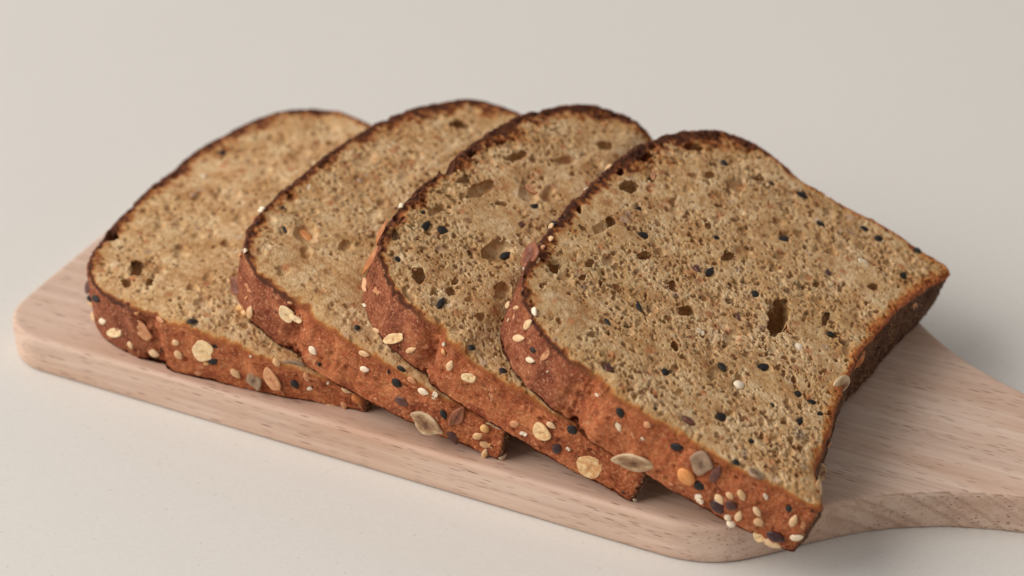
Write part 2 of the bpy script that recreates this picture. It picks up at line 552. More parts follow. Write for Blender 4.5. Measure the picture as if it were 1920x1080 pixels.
# kind: (object name, shape, material, thickness in mm, share of the thickness that stands proud, default length and width in px)
KIND = {
    's': ('sesame_seed', 'sesame', 'sesame', 1.0, 0.30, 23, 14),
    'w': ('sesame_seed', 'sesame', 'white', 1.0, 0.32, 22, 14),
    't': ('sesame_seed', 'sesame', 'tan', 0.9, 0.15, 22, 13),
    'b': ('black_sesame_seed', 'sesame', 'black', 1.0, 0.28, 22, 16),
    'o': ('oat_flake', 'flake', 'oat', 0.8, 0.45, 42, 36),
    'p': ('oat_flake', 'flake', 'oatpink', 0.8, 0.40, 36, 26),
    'P': ('pumpkin_seed', 'pumpkin', 'pale_pumpkin', 1.4, 0.30, 64, 34),
    'B': ('pumpkin_seed', 'pumpkin', 'brown_pumpkin', 1.4, 0.30, 44, 28),
    'G': ('pumpkin_seed', 'pumpkin', 'grey_pumpkin', 1.4, 0.25, 44, 38),
    'l': ('linseed', 'linseed', 'linseed', 1.1, 0.30, 32, 18),
    'd': ('linseed', 'linseed', 'darklin', 1.2, 0.35, 34, 18),
    'm': ('millet_grain', 'round', 'millet', 1.7, 0.25, 15, 14),
    'M': ('millet_grain', 'round', 'white', 1.6, 0.25, 14, 12),
    'g': ('wheat_grain', 'grain', 'orange', 2.2, 0.25, 34, 24),
    'h': ('bran_husk', 'husk', 'husk', 0.7, 0.3, 52, 12),
    'c': ('grain_chip', 'chip', 'oatpink', 0.9, 0.3, 16, 12),
    'W': ('grain_chip', 'chip', 'white', 0.9, 0.3, 13, 11),
    'O': ('grain_chip', 'chip', 'tan', 0.9, 0.0, 20, 12),
    'e': ('split_pea', 'grain', 'pale_pumpkin', 1.8, 0.3, 32, 28),
}
_mesh_cache = {}


def seed_mesh(kind, variant):
    name, shp, mt = KIND[kind][:3]
    opts = SHAPES[shp]
    key = (shp, variant % len(opts), mt)
    if key not in _mesh_cache:
        V, F = opts[variant % len(opts)]
        me = bpy.data.meshes.new(name)
        me.from_pydata([tuple(p) for p in V], [], F)
        me.polygons.foreach_set('use_smooth', np.ones(len(me.polygons), bool))
        me.materials.append(M[mt])
        _mesh_cache[key] = me
    return _mesh_cache[key]


# ------------------------------------------------------------------ bread slices
T = 16.2            # slice thickness, mm
# loaf profile in mm: u from the loaf's base towards its domed top, v across the loaf
PROFILE = [(6.5, 12), (3.2, 6.5), (1.0, 3.0), (0.8, 1.4), (2.2, 0.6), (6, 0.0), (12, -0.8), (20, -1.6), (30, -2.1), (40, -2.2), (48, -2.0), (53.5, -1.8),
           (56.3, -0.9), (57.6, 0.5), (60, 0.5), (64, 0.7), (68, 1.6), (72, 2.8), (76, 4.6), (80, 7.4), (83.3, 11), (85.8, 17), (87.5, 25), (88.4, 35), (88.8, 50),
           (88.3, 65), (87.3, 78), (85.6, 87.6), (83, 94.8), (79.8, 101.8), (76, 107.2), (71.2, 111.4), (66.5, 113.2), (60.5, 113.8), (55, 112.6), (51.5, 111.4),
           (48.8, 110.2), (46, 109.8), (38, 110.2), (25, 110.6), (13, 110.0), (6, 109.1), (2.6, 108.2), (1.0, 106.8), (1.0, 103.5), (3.0, 97.3), (6.4, 86), (8.7, 74),
           (10.1, 62.5), (10.4, 52), (9.8, 42), (8.7, 33.6), (7.5, 25.8), (6.7, 18.3)]


def spline_closed(P, step):
    P = np.array(P, float)
    n = len(P)
    out = []
    for i in range(n):
        p0, p1, p2, p3 = P[i - 1], P[i], P[(i + 1) % n], P[(i + 2) % n]
        k = 12
        for t in np.linspace(0, 1, k, endpoint=False):
            out.append(0.5 * ((2 * p1) + (-p0 + p2) * t + (2 * p0 - 5 * p1 + 4 * p2 - p3) * t * t + (-p0 + 3 * p1 - 3 * p2 + p3) * t ** 3))
    Q = np.array(out)
    d = np.r_[0, np.cumsum(np.linalg.norm(np.roll(Q, -1, 0) - Q, axis=1))]
    N = int(d[-1] / step)
    s = np.linspace(0, d[-1], N, endpoint=False)
    Qc = np.r_[Q, Q[:1]]
    return np.c_[np.interp(s, d, Qc[:, 0]), np.interp(s, d, Qc[:, 1])]


def frame(xb, y0, a, yaw):
    cy, sy = math.cos(yaw), math.sin(yaw)
    R = lambda v: np.array([cy * v[0] - sy * v[1], sy * v[0] + cy * v[1], v[2]])
    return (np.array([xb, y0, 0.0]), R((-math.cos(a), 0, math.sin(a))), R((0, 1, 0)), R((math.sin(a), 0, math.cos(a))))


FR = [frame(0.1096, 0.0065, 0.0279, 0.0782), frame(0.1470, 0.0028, 0.2089, -0.0517),
      frame(0.1815, 0.0016, 0.3179, -0.0526), frame(0.2211, 0.0007, 0.3477, -0.0076)]
STEP = [0.33, 0.32, 0.25, 0.22]
NEAR = [(1.6, -0.6), (0.6, 0.4), (0.6, 0.3), (-0.9, -0.9)]      # shift of the near side at the lower / upper face

# hollows seen on the cut faces: (px, py, full width, full height in px, rotation in degrees, depth factor)
HOLES = [
    [(256, 504, 26, 28, 0, .9), (236, 531, 18, 12, 0, .9), (281, 530, 13, 13, 0, .8), (212, 440, 22, 20, 0, .8), (269, 394, 18, 11, 0, .6), (425, 455, 22, 16, 0, .6),
     (436, 364, 34, 24, 0, .3), (450, 410, 28, 22, 0, .3), (361, 541, 24, 14, 20, .5), (340, 470, 40, 34, 0, .25), (560, 290, 40, 22, -10, .25), (620, 240, 30, 14, 0, .3),
     (300, 420, 22, 20, 0, .3), (500, 320, 30, 20, -10, .25), (390, 520, 20, 16, 0, .4), (330, 330, 22, 14, -30, .35)],
    [(861, 232, 42, 18, 5, .9), (574, 432, 52, 48, 10, .35), (647, 460, 26, 24, 0, .55), (689, 296, 36, 24, -10, .35), (530, 507, 26, 22, 0, .45), (534, 434, 18, 22, 0, .4),
     (600, 545, 20, 14, 0, .4), (760, 330, 34, 20, -10, .25), (700, 400, 30, 22, 0, .25), (735, 240, 20, 12, 0, .6), (900, 270, 30, 16, 0, .3), (640, 370, 30, 18, -20, .3), (620, 510, 22, 16, 0, .35)],
    [(842, 311, 30, 34, 0, 1.0), (898, 355, 66, 26, -32, .5), (820, 392, 40, 17, -25, .7), (942, 382, 24, 10, 5, 1.0), (931, 466, 56, 46, 0, .5), (993, 362, 42, 46, 0, .4),
     (1030, 360, 30, 36, 0, .4), (968, 293, 38, 16, -20, .8), (939, 268, 22, 10, -20, .8), (871, 333, 26, 14, -20, .8), (884, 289, 20, 16, 0, .9), (785, 515, 26, 28, 0, .9),
     (846, 542, 18, 18, 0, .9), (854, 527, 14, 16, 0, .8), (768, 549, 14, 34, -40, .7), (943, 541, 32, 32, 0, .7), (1135, 272, 32, 15, 10, .9), (1060, 300, 44, 16, 5, .6), (900, 590, 16, 14, 0, .8),
     (880, 560, 18, 14, 0, .7), (815, 545, 14, 14, 0, .8), (745, 400, 34, 34, 0, .7), (740, 440, 14, 24, 0, .8), (1085, 385, 34, 24, 0, .5), (960, 590, 20, 16, 0, .6), (700, 470, 14, 16, 0, .8), (880, 640, 14, 12, 0, .7)],
    [(1178, 351, 42, 26, 5, 1.0), (1145, 416, 22, 22, -20, .9), (1130, 425, 44, 18, -20, .5), (1207, 479, 24, 20, 0, .8), (1237, 470, 26, 20, 0, .5), (1212, 293, 28, 14, -20, .9), (1303, 275, 40, 15, 5, .9),
     (1037, 501, 26, 26, 0, .9), (1163, 323, 18, 14, -40, .9), (1361, 484, 30, 20, -15, .9), (1380, 345, 46, 28, 0, .45), (1422, 335, 26, 12, 10, .8), (1462, 480, 22, 18, 0, .6), (1530, 532, 16, 11, 0, .9),
     (1637, 537, 22, 17, -10, .8), (1625, 569, 12, 10, 0, .9), (1669, 497, 24, 13, 30, .7), (1549, 598, 14, 34, 25, .8), (1510, 594, 14, 26, 20, .5), (1262, 534, 15, 22, -5, .9), (1289, 581, 28, 21, 0, .9),
     (1264, 650, 16, 27, -10, .9), (1109, 628, 15, 15, 30, .8), (1461, 588, 44, 54, 8, 1.2), (1456, 612, 36, 30, 5, 1.2), (1489, 712, 11, 17, 0, .9), (1375, 631, 34, 32, 0, .35), (1360, 643, 14, 16, 0, .8), (1390, 712, 22, 26, 0, .7),
     (1449, 845, 18, 10, -10, .8), (1386, 740, 14, 10, 0, .8), (1138, 280, 20, 30, 30, .6), (1225, 330, 18, 24, 0, .8), (1105, 495, 20, 16, -30, .8), (1140, 490, 26, 20, 0, .5), (1092, 520, 16, 14, 0, .8),
     (1155, 500, 18, 14, 0, .6), (1083, 385, 10, 40, -20, .9), (1095, 430, 24, 10, 30, .8), (1340, 556, 18, 14, 0, .6), (1351, 553, 14, 14, 0, .7), (1366, 562, 12, 12, 0, .8), (1300, 330, 20, 12, 0, .6), (1330, 665, 16, 16, 0, .5),
     (1405, 665, 16, 12, 0, .6), (1458, 689, 12, 14, 0, .8), (1470, 701, 10, 14, 0, .8), (1430, 790, 20, 16, 0, .5), (1475, 755, 12, 20, 0, .7), (1450, 790, 16, 18, 10, .5), (1166, 545, 16, 12, 0, .6),
     (1219, 578, 18, 14, 0, .6), (1196, 605, 16, 14, 0, .6), (1173, 587, 14, 14, 0, .6), (1265, 690, 16, 18, 0, .6), (1272, 735, 18, 14, 0, .6), (1135, 540, 14, 14, 0, .7), (1155, 550, 14, 14, 0, .7), (1540, 445, 26, 16, 30, .6),
     (1500, 440, 22, 14, 20, .5), (1560, 470, 24, 12, 20, .5), (1395, 430, 16, 12, 0, .7), (1460, 415, 28, 12, 20, .5), (1326, 425, 16, 12, 0, .8), (1345, 412, 14, 16, 0, .7), (1330, 330, 18, 14, 0, .8), (1262, 378, 16, 16, 0, .7)],
]
# seeds on the cut faces: (px, py, kind, angle, length, width)
FACE = [
    [(417, 286, 'b', -10, 18, 11), (361, 601, 'b', 0, 20, 8), (300, 470, 'O', 30, 22, 14), (440, 380, 'O', 0, 20, 14), (380, 330, 'W', 0, 12, 9), (460, 540, 'c', 0, 16, 12)],
    [(582, 353, 'W', 0, 13, 11), (574, 435, 'g', 45, 34, 14), (603, 458, 'O', 20, 24, 14), (518, 490, 'W', 0, 16, 13), (531, 389, 'b', 60, 20, 6), (534, 430, 'b', 70, 16, 7), (670, 613, 'b', 0, 12, 9),
     (700, 330, 'O', 0, 18, 12), (560, 510, 'W', 0, 12, 9), (905, 195, 'W', 0, 12, 9)],
    [(830, 430, 'b', 10, 21, 16), (799, 422, 'b', -60, 26, 14), (1003, 386, 'b', -30, 16, 11), (934, 405, 'O', 60, 36, 22), (948, 478, 'b', -35, 22, 15), (827, 567, 'b', -60, 24, 13), (746, 486, 'b', 80, 14, 10),
     (885, 651, 'b', 20, 16, 10), (944, 694, 'b', 15, 18, 9), (998, 353, 'O', 0, 20, 16), (794, 397, 'b', 0, 10, 8), (775, 500, 'c', 0, 14, 12), (768, 449, 'W', 0, 12, 10), (979, 421, 'l', 0, 12, 10), (1045, 385, 'W', -20, 28, 16), (982, 480, 'W', 0, 22, 26)],
    [(1198, 391, 'b', -30, 22, 10), (1207, 440, 'b', 30, 20, 15), (1358, 305, 'b', 70, 14, 11), (1447, 343, 'b', 0, 14, 11), (1505, 365, 'b', 30, 22, 12), (1539, 420, 'b', 30, 20, 13), (1471, 447, 'b', -20, 18, 14),
     (1344, 445, 'b', 80, 16, 12), (1451, 462, 'O', 10, 26, 12), (1332, 508, 'b', -50, 22, 14), (1307, 503, 'l', 70, 18, 10), (1461, 535, 'W', 10, 20, 8), (1622, 428, 'b', 30, 18, 8), (1649, 446, 'b', 30, 17, 12),
     (1721, 469, 'b', 40, 17, 10), (1694, 515, 'b', -60, 17, 14), (1619, 492, 'W', 0, 14, 16), (1558, 626, 'b', 60, 13, 11), (1553, 511, 'l', 80, 18, 10), (1198, 575, 'b', 70, 24, 9), (1139, 603, 'b', 60, 22, 7),
     (1248, 696, 'b', 0, 14, 13), (1142, 689, 'l', 55, 22, 14), (1292, 788, 'l', 35, 30, 11), (1050, 570, 'W', 30, 12, 9), (1417, 550, 'b', 30, 16, 12), (1432, 687, 'b', -20, 22, 16), (1355, 687, 'b', 60, 20, 12),
     (1386, 720, 'M', 0, 18, 16), (1498, 649, 'M', 0, 15, 14), (1497, 738, 'b', 20, 14, 12), (1523, 753, 'b', 5, 20, 9), (1501, 788, 'b', -50, 16, 11), (1354, 781, 'b', 40, 21, 15), (1539, 775, 'b', 0, 9, 8),
     (1383, 593, 'l', 70, 14, 8), (1381, 866, 'b', 40, 15, 10), (1419, 887, 'G', 25, 36, 14), (1498, 811, 'G', 50, 26, 15), (1410, 826, 'b', 0, 10, 7), (1142, 452, 'W', 60, 12, 8), (1225, 326, 'c', 80, 20, 9),
     (1048, 545, 'G', 70, 40, 14), (1114, 563, 'O', 0, 20, 18), (1232, 548, 'O', 80, 22, 12), (1234, 617, 'O', -10, 18, 9), (1422, 643, 'O', 0, 16, 10), (1449, 758, 'b', 60, 9, 5), (1423, 860, 'O', 30, 16, 9), (1460, 830, 'P', -40, 26, 10),
     (1340, 372, 'O', 5, 34, 8), (1102, 357, 'W', 20, 14, 8), (1313, 622, 'W', 0, 14, 12), (1430, 673, 'W', 0, 8, 6), (1230, 765, 'b', 0, 7, 6), (1269, 760, 'O', 0, 12, 9)],
]
# seeds stuck on the crust that the photograph shows
WALL = [
    [(166, 562, 'b', 80, 14, 10), (180, 560, 'b', 10, 16, 14), (166, 537, 'l', -70, 26, 12), (170, 566, 's', 60, 16, 12), (176, 594, 's', 80, 20, 9), (193, 602, 'w', -10, 16, 14), (216, 623, 'o', -10, 28, 18),
     (245, 647, 's', 60, 16, 8), (265, 616, 'p', 45, 54, 22), (289, 662, 's', 20, 22, 14), (330, 642, 's', 0, 13, 12), (335, 665, 's', 50, 20, 13), (381, 657, 'o', 60, 42, 38), (405, 648, 'b', 55, 20, 14), (400, 677, 'b', -20, 18, 15),
     (387, 681, 'm', 0, 10, 8), (519, 681, 's', 70, 22, 13), (442, 700, 's', 45, 24, 13), (478, 712, 'G', 70, 42, 24), (510, 711, 'p', 65, 48, 24), (553, 720, 'b', 60, 20, 14), (575, 708, 't', 70, 20, 12), (580, 726, 'w', 20, 15, 11),
     (651, 731, 's', 20, 22, 11), (669, 748, 'g', 40, 22, 14), (624, 760, 's', 15, 26, 12), (645, 759, 't', 80, 18, 13), (553, 669, 'G', 8, 46, 12), (372, 699, 't', 0, 14, 12), (615, 718, 'W', 80, 6, 5), (470, 668, 'W', 0, 4, 4),
     (300, 600, 't', 30, 16, 9)],
    [(434, 537, 'B', 50, 34, 26), (447, 583, 'm', 0, 17, 16), (450, 596, 'm', 0, 12, 13), (438, 598, 's', 60, 17, 13), (469, 585, 's', -75, 23, 13), (538, 588, 'o', 70, 36, 24), (556, 597, 'o', 30, 26, 10), (489, 391, 'W', -30, 14, 8),
     (587, 657, 'w', 50, 20, 12), (585, 673, 'O', 20, 18, 14), (683, 663, 's', 15, 21, 11), (684, 692, 'w', 10, 18, 11), (752, 692, 'b', 20, 18, 11), (744, 718, 'b', 35, 22, 14), (772, 714, 't', 30, 20, 12),
     (794, 734, 'w', 20, 22, 12), (755, 752, 'l', 15, 30, 17), (816, 741, 'W', 70, 14, 11), (800, 793, 'P', 30, 70, 34), (857, 780, 'B', -55, 44, 26), (832, 777, 'b', 70, 20, 12), (849, 818, 'l', 60, 34, 16), (909, 803, 'm', 0, 17, 15),
     (896, 817, 's', -20, 19, 14), (910, 833, 's', 15, 22, 13), (909, 850, 's', -70, 20, 12), (944, 855, 'w', -20, 16, 12), (932, 796, 'P', 15, 40, 10), (460, 470, 'W', -50, 12, 6), (599, 683, 'b', 70, 8, 6), (465, 540, 'O', 40, 16, 8)],
    [(709, 435, 'h', -67, 52, 8), (687, 487, 'h', -60, 62, 11), (685, 534, 'c', 75, 24, 10), (706, 546, 'O', 20, 14, 12), (684, 572, 'W', 0, 7, 6), (706, 620, 's', -10, 19, 14), (739, 634, 'o', -20, 38, 20), (771, 656, 's', -20, 20, 11),
     (844, 685, 's', -65, 20, 14), (880, 707, 'o', 5, 28, 17), (965, 795, 't', -10, 18, 14), (1016, 809, 'o', 60, 38, 28), (1034, 797, 's', 30, 21, 10), (1073, 806, 'b', 40, 22, 16), (1045, 839, 'd', -70, 22, 18), (1106, 874, 'o', 25, 52, 40),
     (920, 745, 'O', 70, 16, 9), (1066, 841, 'W', 0, 7, 6), (982, 812, 'W', 10, 14, 8), (741, 374, 'W', -50, 12, 6), (1190, 950, 'W', 0, 7, 5)],
    [(991, 474, 'B', -75, 50, 30), (1029, 416, 'b', -25, 18, 12), (1034, 424, 's', -40, 13, 9), (1032, 449, 's', -30, 14, 10), (1016, 465, 't', -40, 15, 9), (1007, 490, 's', -50, 17, 7), (969, 577, 's', -10, 15, 9),
     (1002, 585, 'w', -75, 19, 11), (990, 608, 's', -45, 21, 14), (973, 634, 's', 0, 22, 15), (1000, 656, 'b', 20, 12, 11), (995, 675, 'w', 15, 17, 11), (1022, 667, 'O', -60, 24, 11), (953, 572, 's', -70, 16, 8), (1007, 563, 't', 80, 10, 7),
     (1163, 774, 'b', 70, 22, 14), (1160, 797, 'w', 75, 26, 14), (1214, 797, 't', 30, 16, 12), (1269, 838, 'b', 10, 26, 15), (1189, 866, 'P', 8, 88, 32), (1315, 867, 'G', 20, 48, 42), (1287, 893, 'g', 55, 38, 26), (1342, 888, 'l', -60, 36, 19),
     (1311, 911, 'b', 40, 20, 17), (1309, 930, 'w', -10, 18, 16), (1349, 936, 's', 55, 24, 15), (1346, 950, 'd', 50, 32, 20), (1371, 947, 'l', 20, 24, 18), (1369, 929, 's', 45, 18, 11), (1391, 928, 's', 65, 24, 14), (1365, 969, 'M', 0, 14, 13),
     (1371, 981, 'M', 20, 18, 14), (1385, 967, 's', -70, 20, 15), (1420, 959, 's', 60, 22, 12), (1423, 979, 's', 40, 20, 16), (1436, 930, 'W', 0, 8, 9), (1480, 954, 'b', 50, 16, 13), (1488, 976, 's', -65, 24, 15), (1506, 984, 'c', 80, 12, 9),
     (1494, 1007, 'w', -5, 26, 13), (1455, 1006, 'd', 22, 38, 18), (1424, 1007, 'o', 40, 26, 20), (1448, 1018, 's', 25, 38, 16), (1538, 884, 'e', 75, 30, 22), (1547, 915, 's', 75, 26, 12), (1576, 720, 'e', -75, 34, 28), (1609, 676, 'h', -55, 44, 10),
     (1714, 573, 'c', 30, 14, 12), (1120, 740, 'W', 0, 6, 6), (1205, 822, 'W', 0, 6, 5), (1062, 342, 'W', -45, 22, 6), (1138, 310, 's', -40, 16, 6)],
]

LABELS = ['seeded brown bread slice lying flat on the board, undermost of the overlapping row',
          'seeded brown bread slice leaning directly on the undermost flat slice',
          'seeded brown bread slice with large hollows, just beneath the uppermost slice',
          'seeded brown bread slice with whole cut face uncovered, uppermost, nearest the handle']


def smin(a, b, k):
    h = np.clip(0.5 + 0.5 * (b - a) / k, 0, 1)
    return b * (1 - h) + a * h - k * h * (1 - h)


def build_slice(idx):
    rs = np.random.default_rng(100 + idx)
    P0, U, Vd, N = FR[idx]
    base = spline_closed(PROFILE, 0.30)
    # each slice of the loaf differs a little
    ang = np.linspace(0, 2 * math.pi, len(base), endpoint=False)
    wob = sum(rs.normal() * 0.35 / k ** 0.6 * np.cos(k * ang + rs.uniform(0, 6.3)) for k in range(3, 9))
    tn = np.roll(base, -2, 0) - np.roll(base, 2, 0)
    tn /= np.linalg.norm(tn, axis=1)[:, None]
    # runs from the near base corner up the near side, over the dome and back: outward is to the left of the run in (u, v)
    no = np.c_[tn[:, 1], -tn[:, 0]]
    ctr = np.array([44, 55])
    if np.mean(((base - ctr) * no).sum(1)) < 0:
        no = -no
    rag = fbm(base[:, 0], base[:, 1], 0 * ang, 3.2, 3, 40 + idx) * 0.32
    base = base + no * (wob * 0.5 + rag)[:, None]
    n_near = sstep(30, 0, base[:, 1]) * sstep(-2, 8, base[:, 0])
    n_base = sstep(14, 8, base[:, 0]) * sstep(3, 20, base[:, 1]) * sstep(109, 95, base[:, 1])

    def outline(f):
        """outline at height fraction f (0 lower face, 1 upper face)"""
        lo, hi = NEAR[idx]
        q = base.copy()
        q[:, 1] += n_near * (lo + (hi - lo) * f)
        q[:, 0] -= n_base * base[:, 0] * 0.42 * (1 - f)
        return q

    top = outline(1.0)
    # ---- signed distance to the outline of the cut face on a coarse grid
    g0, g1, gs = -6.0, -8.0, 0.5
    gu, gv = np.arange(g0, 95, gs), np.arange(g1, 122, gs)
    GU, GV = np.meshgrid(gu, gv, indexing='ij')
    pts = np.c_[GU.ravel(), GV.ravel()].astype(np.float32)
    tp = top[::2].astype(np.float32)
    D = np.empty(len(pts), np.float32)
    for k in range(0, len(pts), 4000):
        q = pts[k:k + 4000]
        D[k:k + 4000] = np.sqrt(((q[:, None] - tp[None]) ** 2).sum(-1).min(1))
    inside = np.zeros(len(pts), bool)
    A, B = tp, np.roll(tp, -1, 0)
    for a, b in zip(A, B):
        if a[0] == b[0]:
            continue
        hit = ((pts[:, 0] < a[0]) != (pts[:, 0] < b[0]))
        vv = a[1] + (pts[:, 0] - a[0]) / (b[0] - a[0]) * (b[1] - a[1])
        inside ^= hit & (pts[:, 1] < vv)
    SD = np.where(inside, D, -D).reshape(GU.shape)

    def bil(arr, o0, o1, st, u, v_):
        x, y = (u - o0) / st, (v_ - o1) / st
        x = np.clip(x, 0, arr.shape[0] - 1.001)
        y = np.clip(y, 0, arr.shape[1] - 1.001)
        i, j = x.astype(int), y.astype(int)
        fx, fy = x - i, y - j
        return (arr[i, j] * (1 - fx) * (1 - fy) + arr[i + 1, j] * fx * (1 - fy) + arr[i, j + 1] * (1 - fx) * fy + arr[i + 1, j + 1] * fx * fy)

    # ---- height field of the cut face
    st = STEP[idx]
    hu, hv = np.arange(-3, 92, st), np.arange(-6, 118, st)
    HU, HV = np.meshgrid(hu, hv, indexing='ij')
    sd = bil(SD, g0, g1, gs, HU, HV)
    zz = 0 * HU
    wu = HU + 0.42 * fbm(HU, HV, zz, 1.6, 3, 3 + idx)
    wv = HV + 0.42 * fbm(HU, HV, zz + 50, 1.6, 3, 13 + idx)
    near_band = sstep(5.0, 1.0, sd) * sstep(40, 10, HV) * sstep(82, 70, HU)
    H = 0.35 * fbm(HU, HV, zz, 11, 2, 21 + idx) + 0.07 * fbm(HU, HV, zz, 1.7, 2, 22 + idx) + 0.05 * fbm(HU, HV, zz, 0.6, 2, 23 + idx, 0.7)
    Hp = np.zeros_like(H)
    LU, LV = np.zeros_like(H), np.zeros_like(H)

    def carve(cu, cv, ru, rv, ang_, dep, p=0.5, under=0.0):
        R = max(ru, rv) * 1.35 + 0.9
        i0, i1 = int((cu - R + 3) / st), int((cu + R + 3) / st) + 2
        j0, j1 = int((cv - R + 6) / st), int((cv + R + 6) / st) + 2
        i0, j0 = max(i0, 0), max(j0, 0)
        if i0 >= i1 or j0 >= j1 or i0 >= H.shape[0] or j0 >= H.shape[1]:
            return
        du, dv = wu[i0:i1, j0:j1] - cu, wv[i0:i1, j0:j1] - cv
        ca, sa = math.cos(ang_), math.sin(ang_)
        e = ((du * ca + dv * sa) / ru) ** 2 + ((-du * sa + dv * ca) / rv) ** 2
        if max(ru, rv) > 0.9:
            wl = 0.55 * (ru + rv)
            e = e * (1 + 0.55 * fbm(du, dv, 0 * du + cu * 3.1, wl, 3, 300 + idx) ) + 0.12 * fbm(du, dv, 0 * du + cu, 0.7, 2, 320 + idx)
            e = np.maximum(e, 0)
        if under:
            # a bubble cut by the knife: the wall runs back under the rim before it turns in to the floor
            rho = np.sqrt(np.clip(e, 0, 1))
            pm = math.radians(under)
            Rr = 1 / math.sin(pm)
            d = dep * (np.cos(rho * pm) - math.cos(pm)) / (1 - math.cos(pm))
            k = np.where(e < 1, Rr * np.sin(rho * pm) / np.maximum(rho, 1e-3) - 1, 0)
            win = (e < 1) & (-d < Hp[i0:i1, j0:j1])
            LU[i0:i1, j0:j1] = np.where(win, du * k, LU[i0:i1, j0:j1])
            LV[i0:i1, j0:j1] = np.where(win, dv * k, LV[i0:i1, j0:j1])
            Hp[i0:i1, j0:j1] = np.where(win, -d, Hp[i0:i1, j0:j1])
        else:
            d = dep * np.clip(1 - e, 0, 1) ** p
            np.minimum(Hp[i0:i1, j0:j1], -d, out=Hp[i0:i1, j0:j1])

    dens = fbm(HU, HV, zz, 14, 2, 61 + idx)
    for r0, r1, cnt, dp in ((0.26, 0.42, 9000, 1.5), (0.42, 0.68, 2700, 2.3), (0.68, 1.0, 300, 1.9), (1.0, 2.2, 330, 0.45)):
        cu = rs.uniform(0, 90, cnt)
        cv = rs.uniform(-3, 115, cnt)
        rr = rs.uniform(0, 1, cnt) ** 1.6 * (r1 - r0) + r0
        el = rs.uniform(0.62, 1.0, cnt)
        an = rs.uniform(0, math.pi, cnt)
        dd = bil(dens, -3, -6, st, cu, cv)
        keep = (rs.uniform(-0.9, 1.0, cnt) < dd * 1.3 + 0.25)
        for k in np.nonzero(keep)[0]:
            if r0 >= 1.0:          # wide, soft-edged air pockets
                carve(cu[k], cv[k], rr[k], rr[k] * el[k] * 0.8, an[k], rr[k] * dp * rs.uniform(0.3, 1.2), 0.8)
                continue
            carve(cu[k], cv[k], rr[k], rr[k] * el[k], an[k], rr[k] * dp * (0.55 if idx < 2 else 1.0) * rs.uniform(0.5, 1.6), 0.4, (124 if rr[k] > 0.45 else 110) if rr[k] > 0.34 else 0)

    def to_face(px, py, wmm=T):
        d = ray(px, py)
        t = ((P0 + N * wmm * MM - CAM) @ N) / (d @ N)
        q = CAM + d * t - P0
        return np.array([q @ U, q @ Vd]) / MM

    Hp *= (1 - 0.65 * near_band)
    LU *= (1 - 0.65 * near_band)
    LV *= (1 - 0.65 * near_band)
    for (px, py, wd, ht, rot, dep) in HOLES[idx]:
        a = math.radians(rot)
        c0 = to_face(px, py)
        wd, ht = wd * 0.9, ht * 0.9
        ex = to_face(px + wd / 2 * math.cos(a), py + wd / 2 * math.sin(a)) - c0
        ey = to_face(px - ht / 2 * math.sin(a), py + ht / 2 * math.cos(a)) - c0
        # ellipse spanned by the two image axes
        Mx = np.c_[ex, ey]
        Uu, S_, _ = np.linalg.svd(Mx)
        carve(c0[0], c0[1], S_[0], S_[1], math.atan2(Uu[1, 0], Uu[0, 0]), min(math.sqrt(S_[0] * S_[1]) * (2.9 if dep > 0.72 else 1.7) * dep ** 1.3, 12.0), 0.8, 134 if dep > 0.72 else (104 if dep > 0.45 else 0))
    for (px, py, kd, an, ln, wd) in FACE[idx]:
        if kd in 'bMlg':
            c0 = to_face(px, py)
            carve(c0[0], c0[1], ln / 11.5, wd / 9.0, 0, 0.7)
    H = H * (1 - 0.5 * near_band) + Hp
    H = H - 1.5 * np.exp(-np.clip(sd, 0, 50) / 1.6) * sstep(40, 12, HV) * sstep(84, 70, HU)      # the knife drags the near edge down
    H = H - 0.55 * (1 - np.sqrt(np.clip(1 - np.clip(1 - sd / 1.2, 0, 1) ** 2, 0, 1)))
    rimw = 2.0 + 3.4 * sstep(0, 25, HV) * sstep(45, 75, HU) + 2.8 * sstep(35, 90, HV) * sstep(52, 66, HU) + 0.8 * sstep(60, 100, HV) + 1.6 * sstep(20, 8, HU) * sstep(8, 20, HV)
    rimw = rimw * (1 + 0.45 * fbm(HU, HV, zz, 5, 3, 71 + idx))
    RIM = np.clip(sd / rimw + 0.24 * fbm(HU, HV, zz, 1.2, 2, 72 + idx), 0, 3)

    DOME = sstep(54, 62, HU + 3 * fbm(HU, HV, zz, 5, 2, 75 + idx) + 18 * sstep(20, 70, HV) * sstep(40, 54, HU))

    # ---- pressing by the slice above and the board below
    def place(u, v_, wv_):
        """slice coordinates in mm -> local coordinates in metres (x points from the dome to the base)"""
        f = wv_ / T
        low = np.zeros_like(u)
        if idx == 0:
            low = -u * math.tan(0.0279)
        thick = T - low
        lim = thick
        if idx < 3:
            Pj, Uj, Vj, Nj = FR[idx + 1]
            p = P0 + np.multiply.outer(u * MM, U) + np.multiply.outer(v_ * MM, Vd) + np.multiply.outer(low * MM, N)
            wl = (-0.0003 - (p - Pj) @ Nj) / (N @ Nj) / MM
            uj = (p - Pj) @ Uj / MM
            wl = wl + 3 * sstep(84, 94, uj)           # free beyond the other slice's crown
            lim = smin(thick, wl, 0.8)
        z = low + np.where(f > 0, f, 0) * lim
        return np.stack([-u * MM, v_ * MM, z * MM], -1)

    root = bpy.data.objects.new('bread_slice', None)
    col.objects.link(root)
    root.empty_display_size = 0.02
    mw = Matrix.Identity(4)
    for i in range(3):
        mw[i][0], mw[i][1], mw[i][2], mw[i][3] = -U[i], Vd[i], N[i], P0[i]
    root.matrix_world = mw
    root['label'] = LABELS[idx]
    root['category'] = 'bread'
    root['group'] = 'overlapping bread slices on the board'

    # ---- crumb: cut face + plain underside
    ins = sd > 0.75
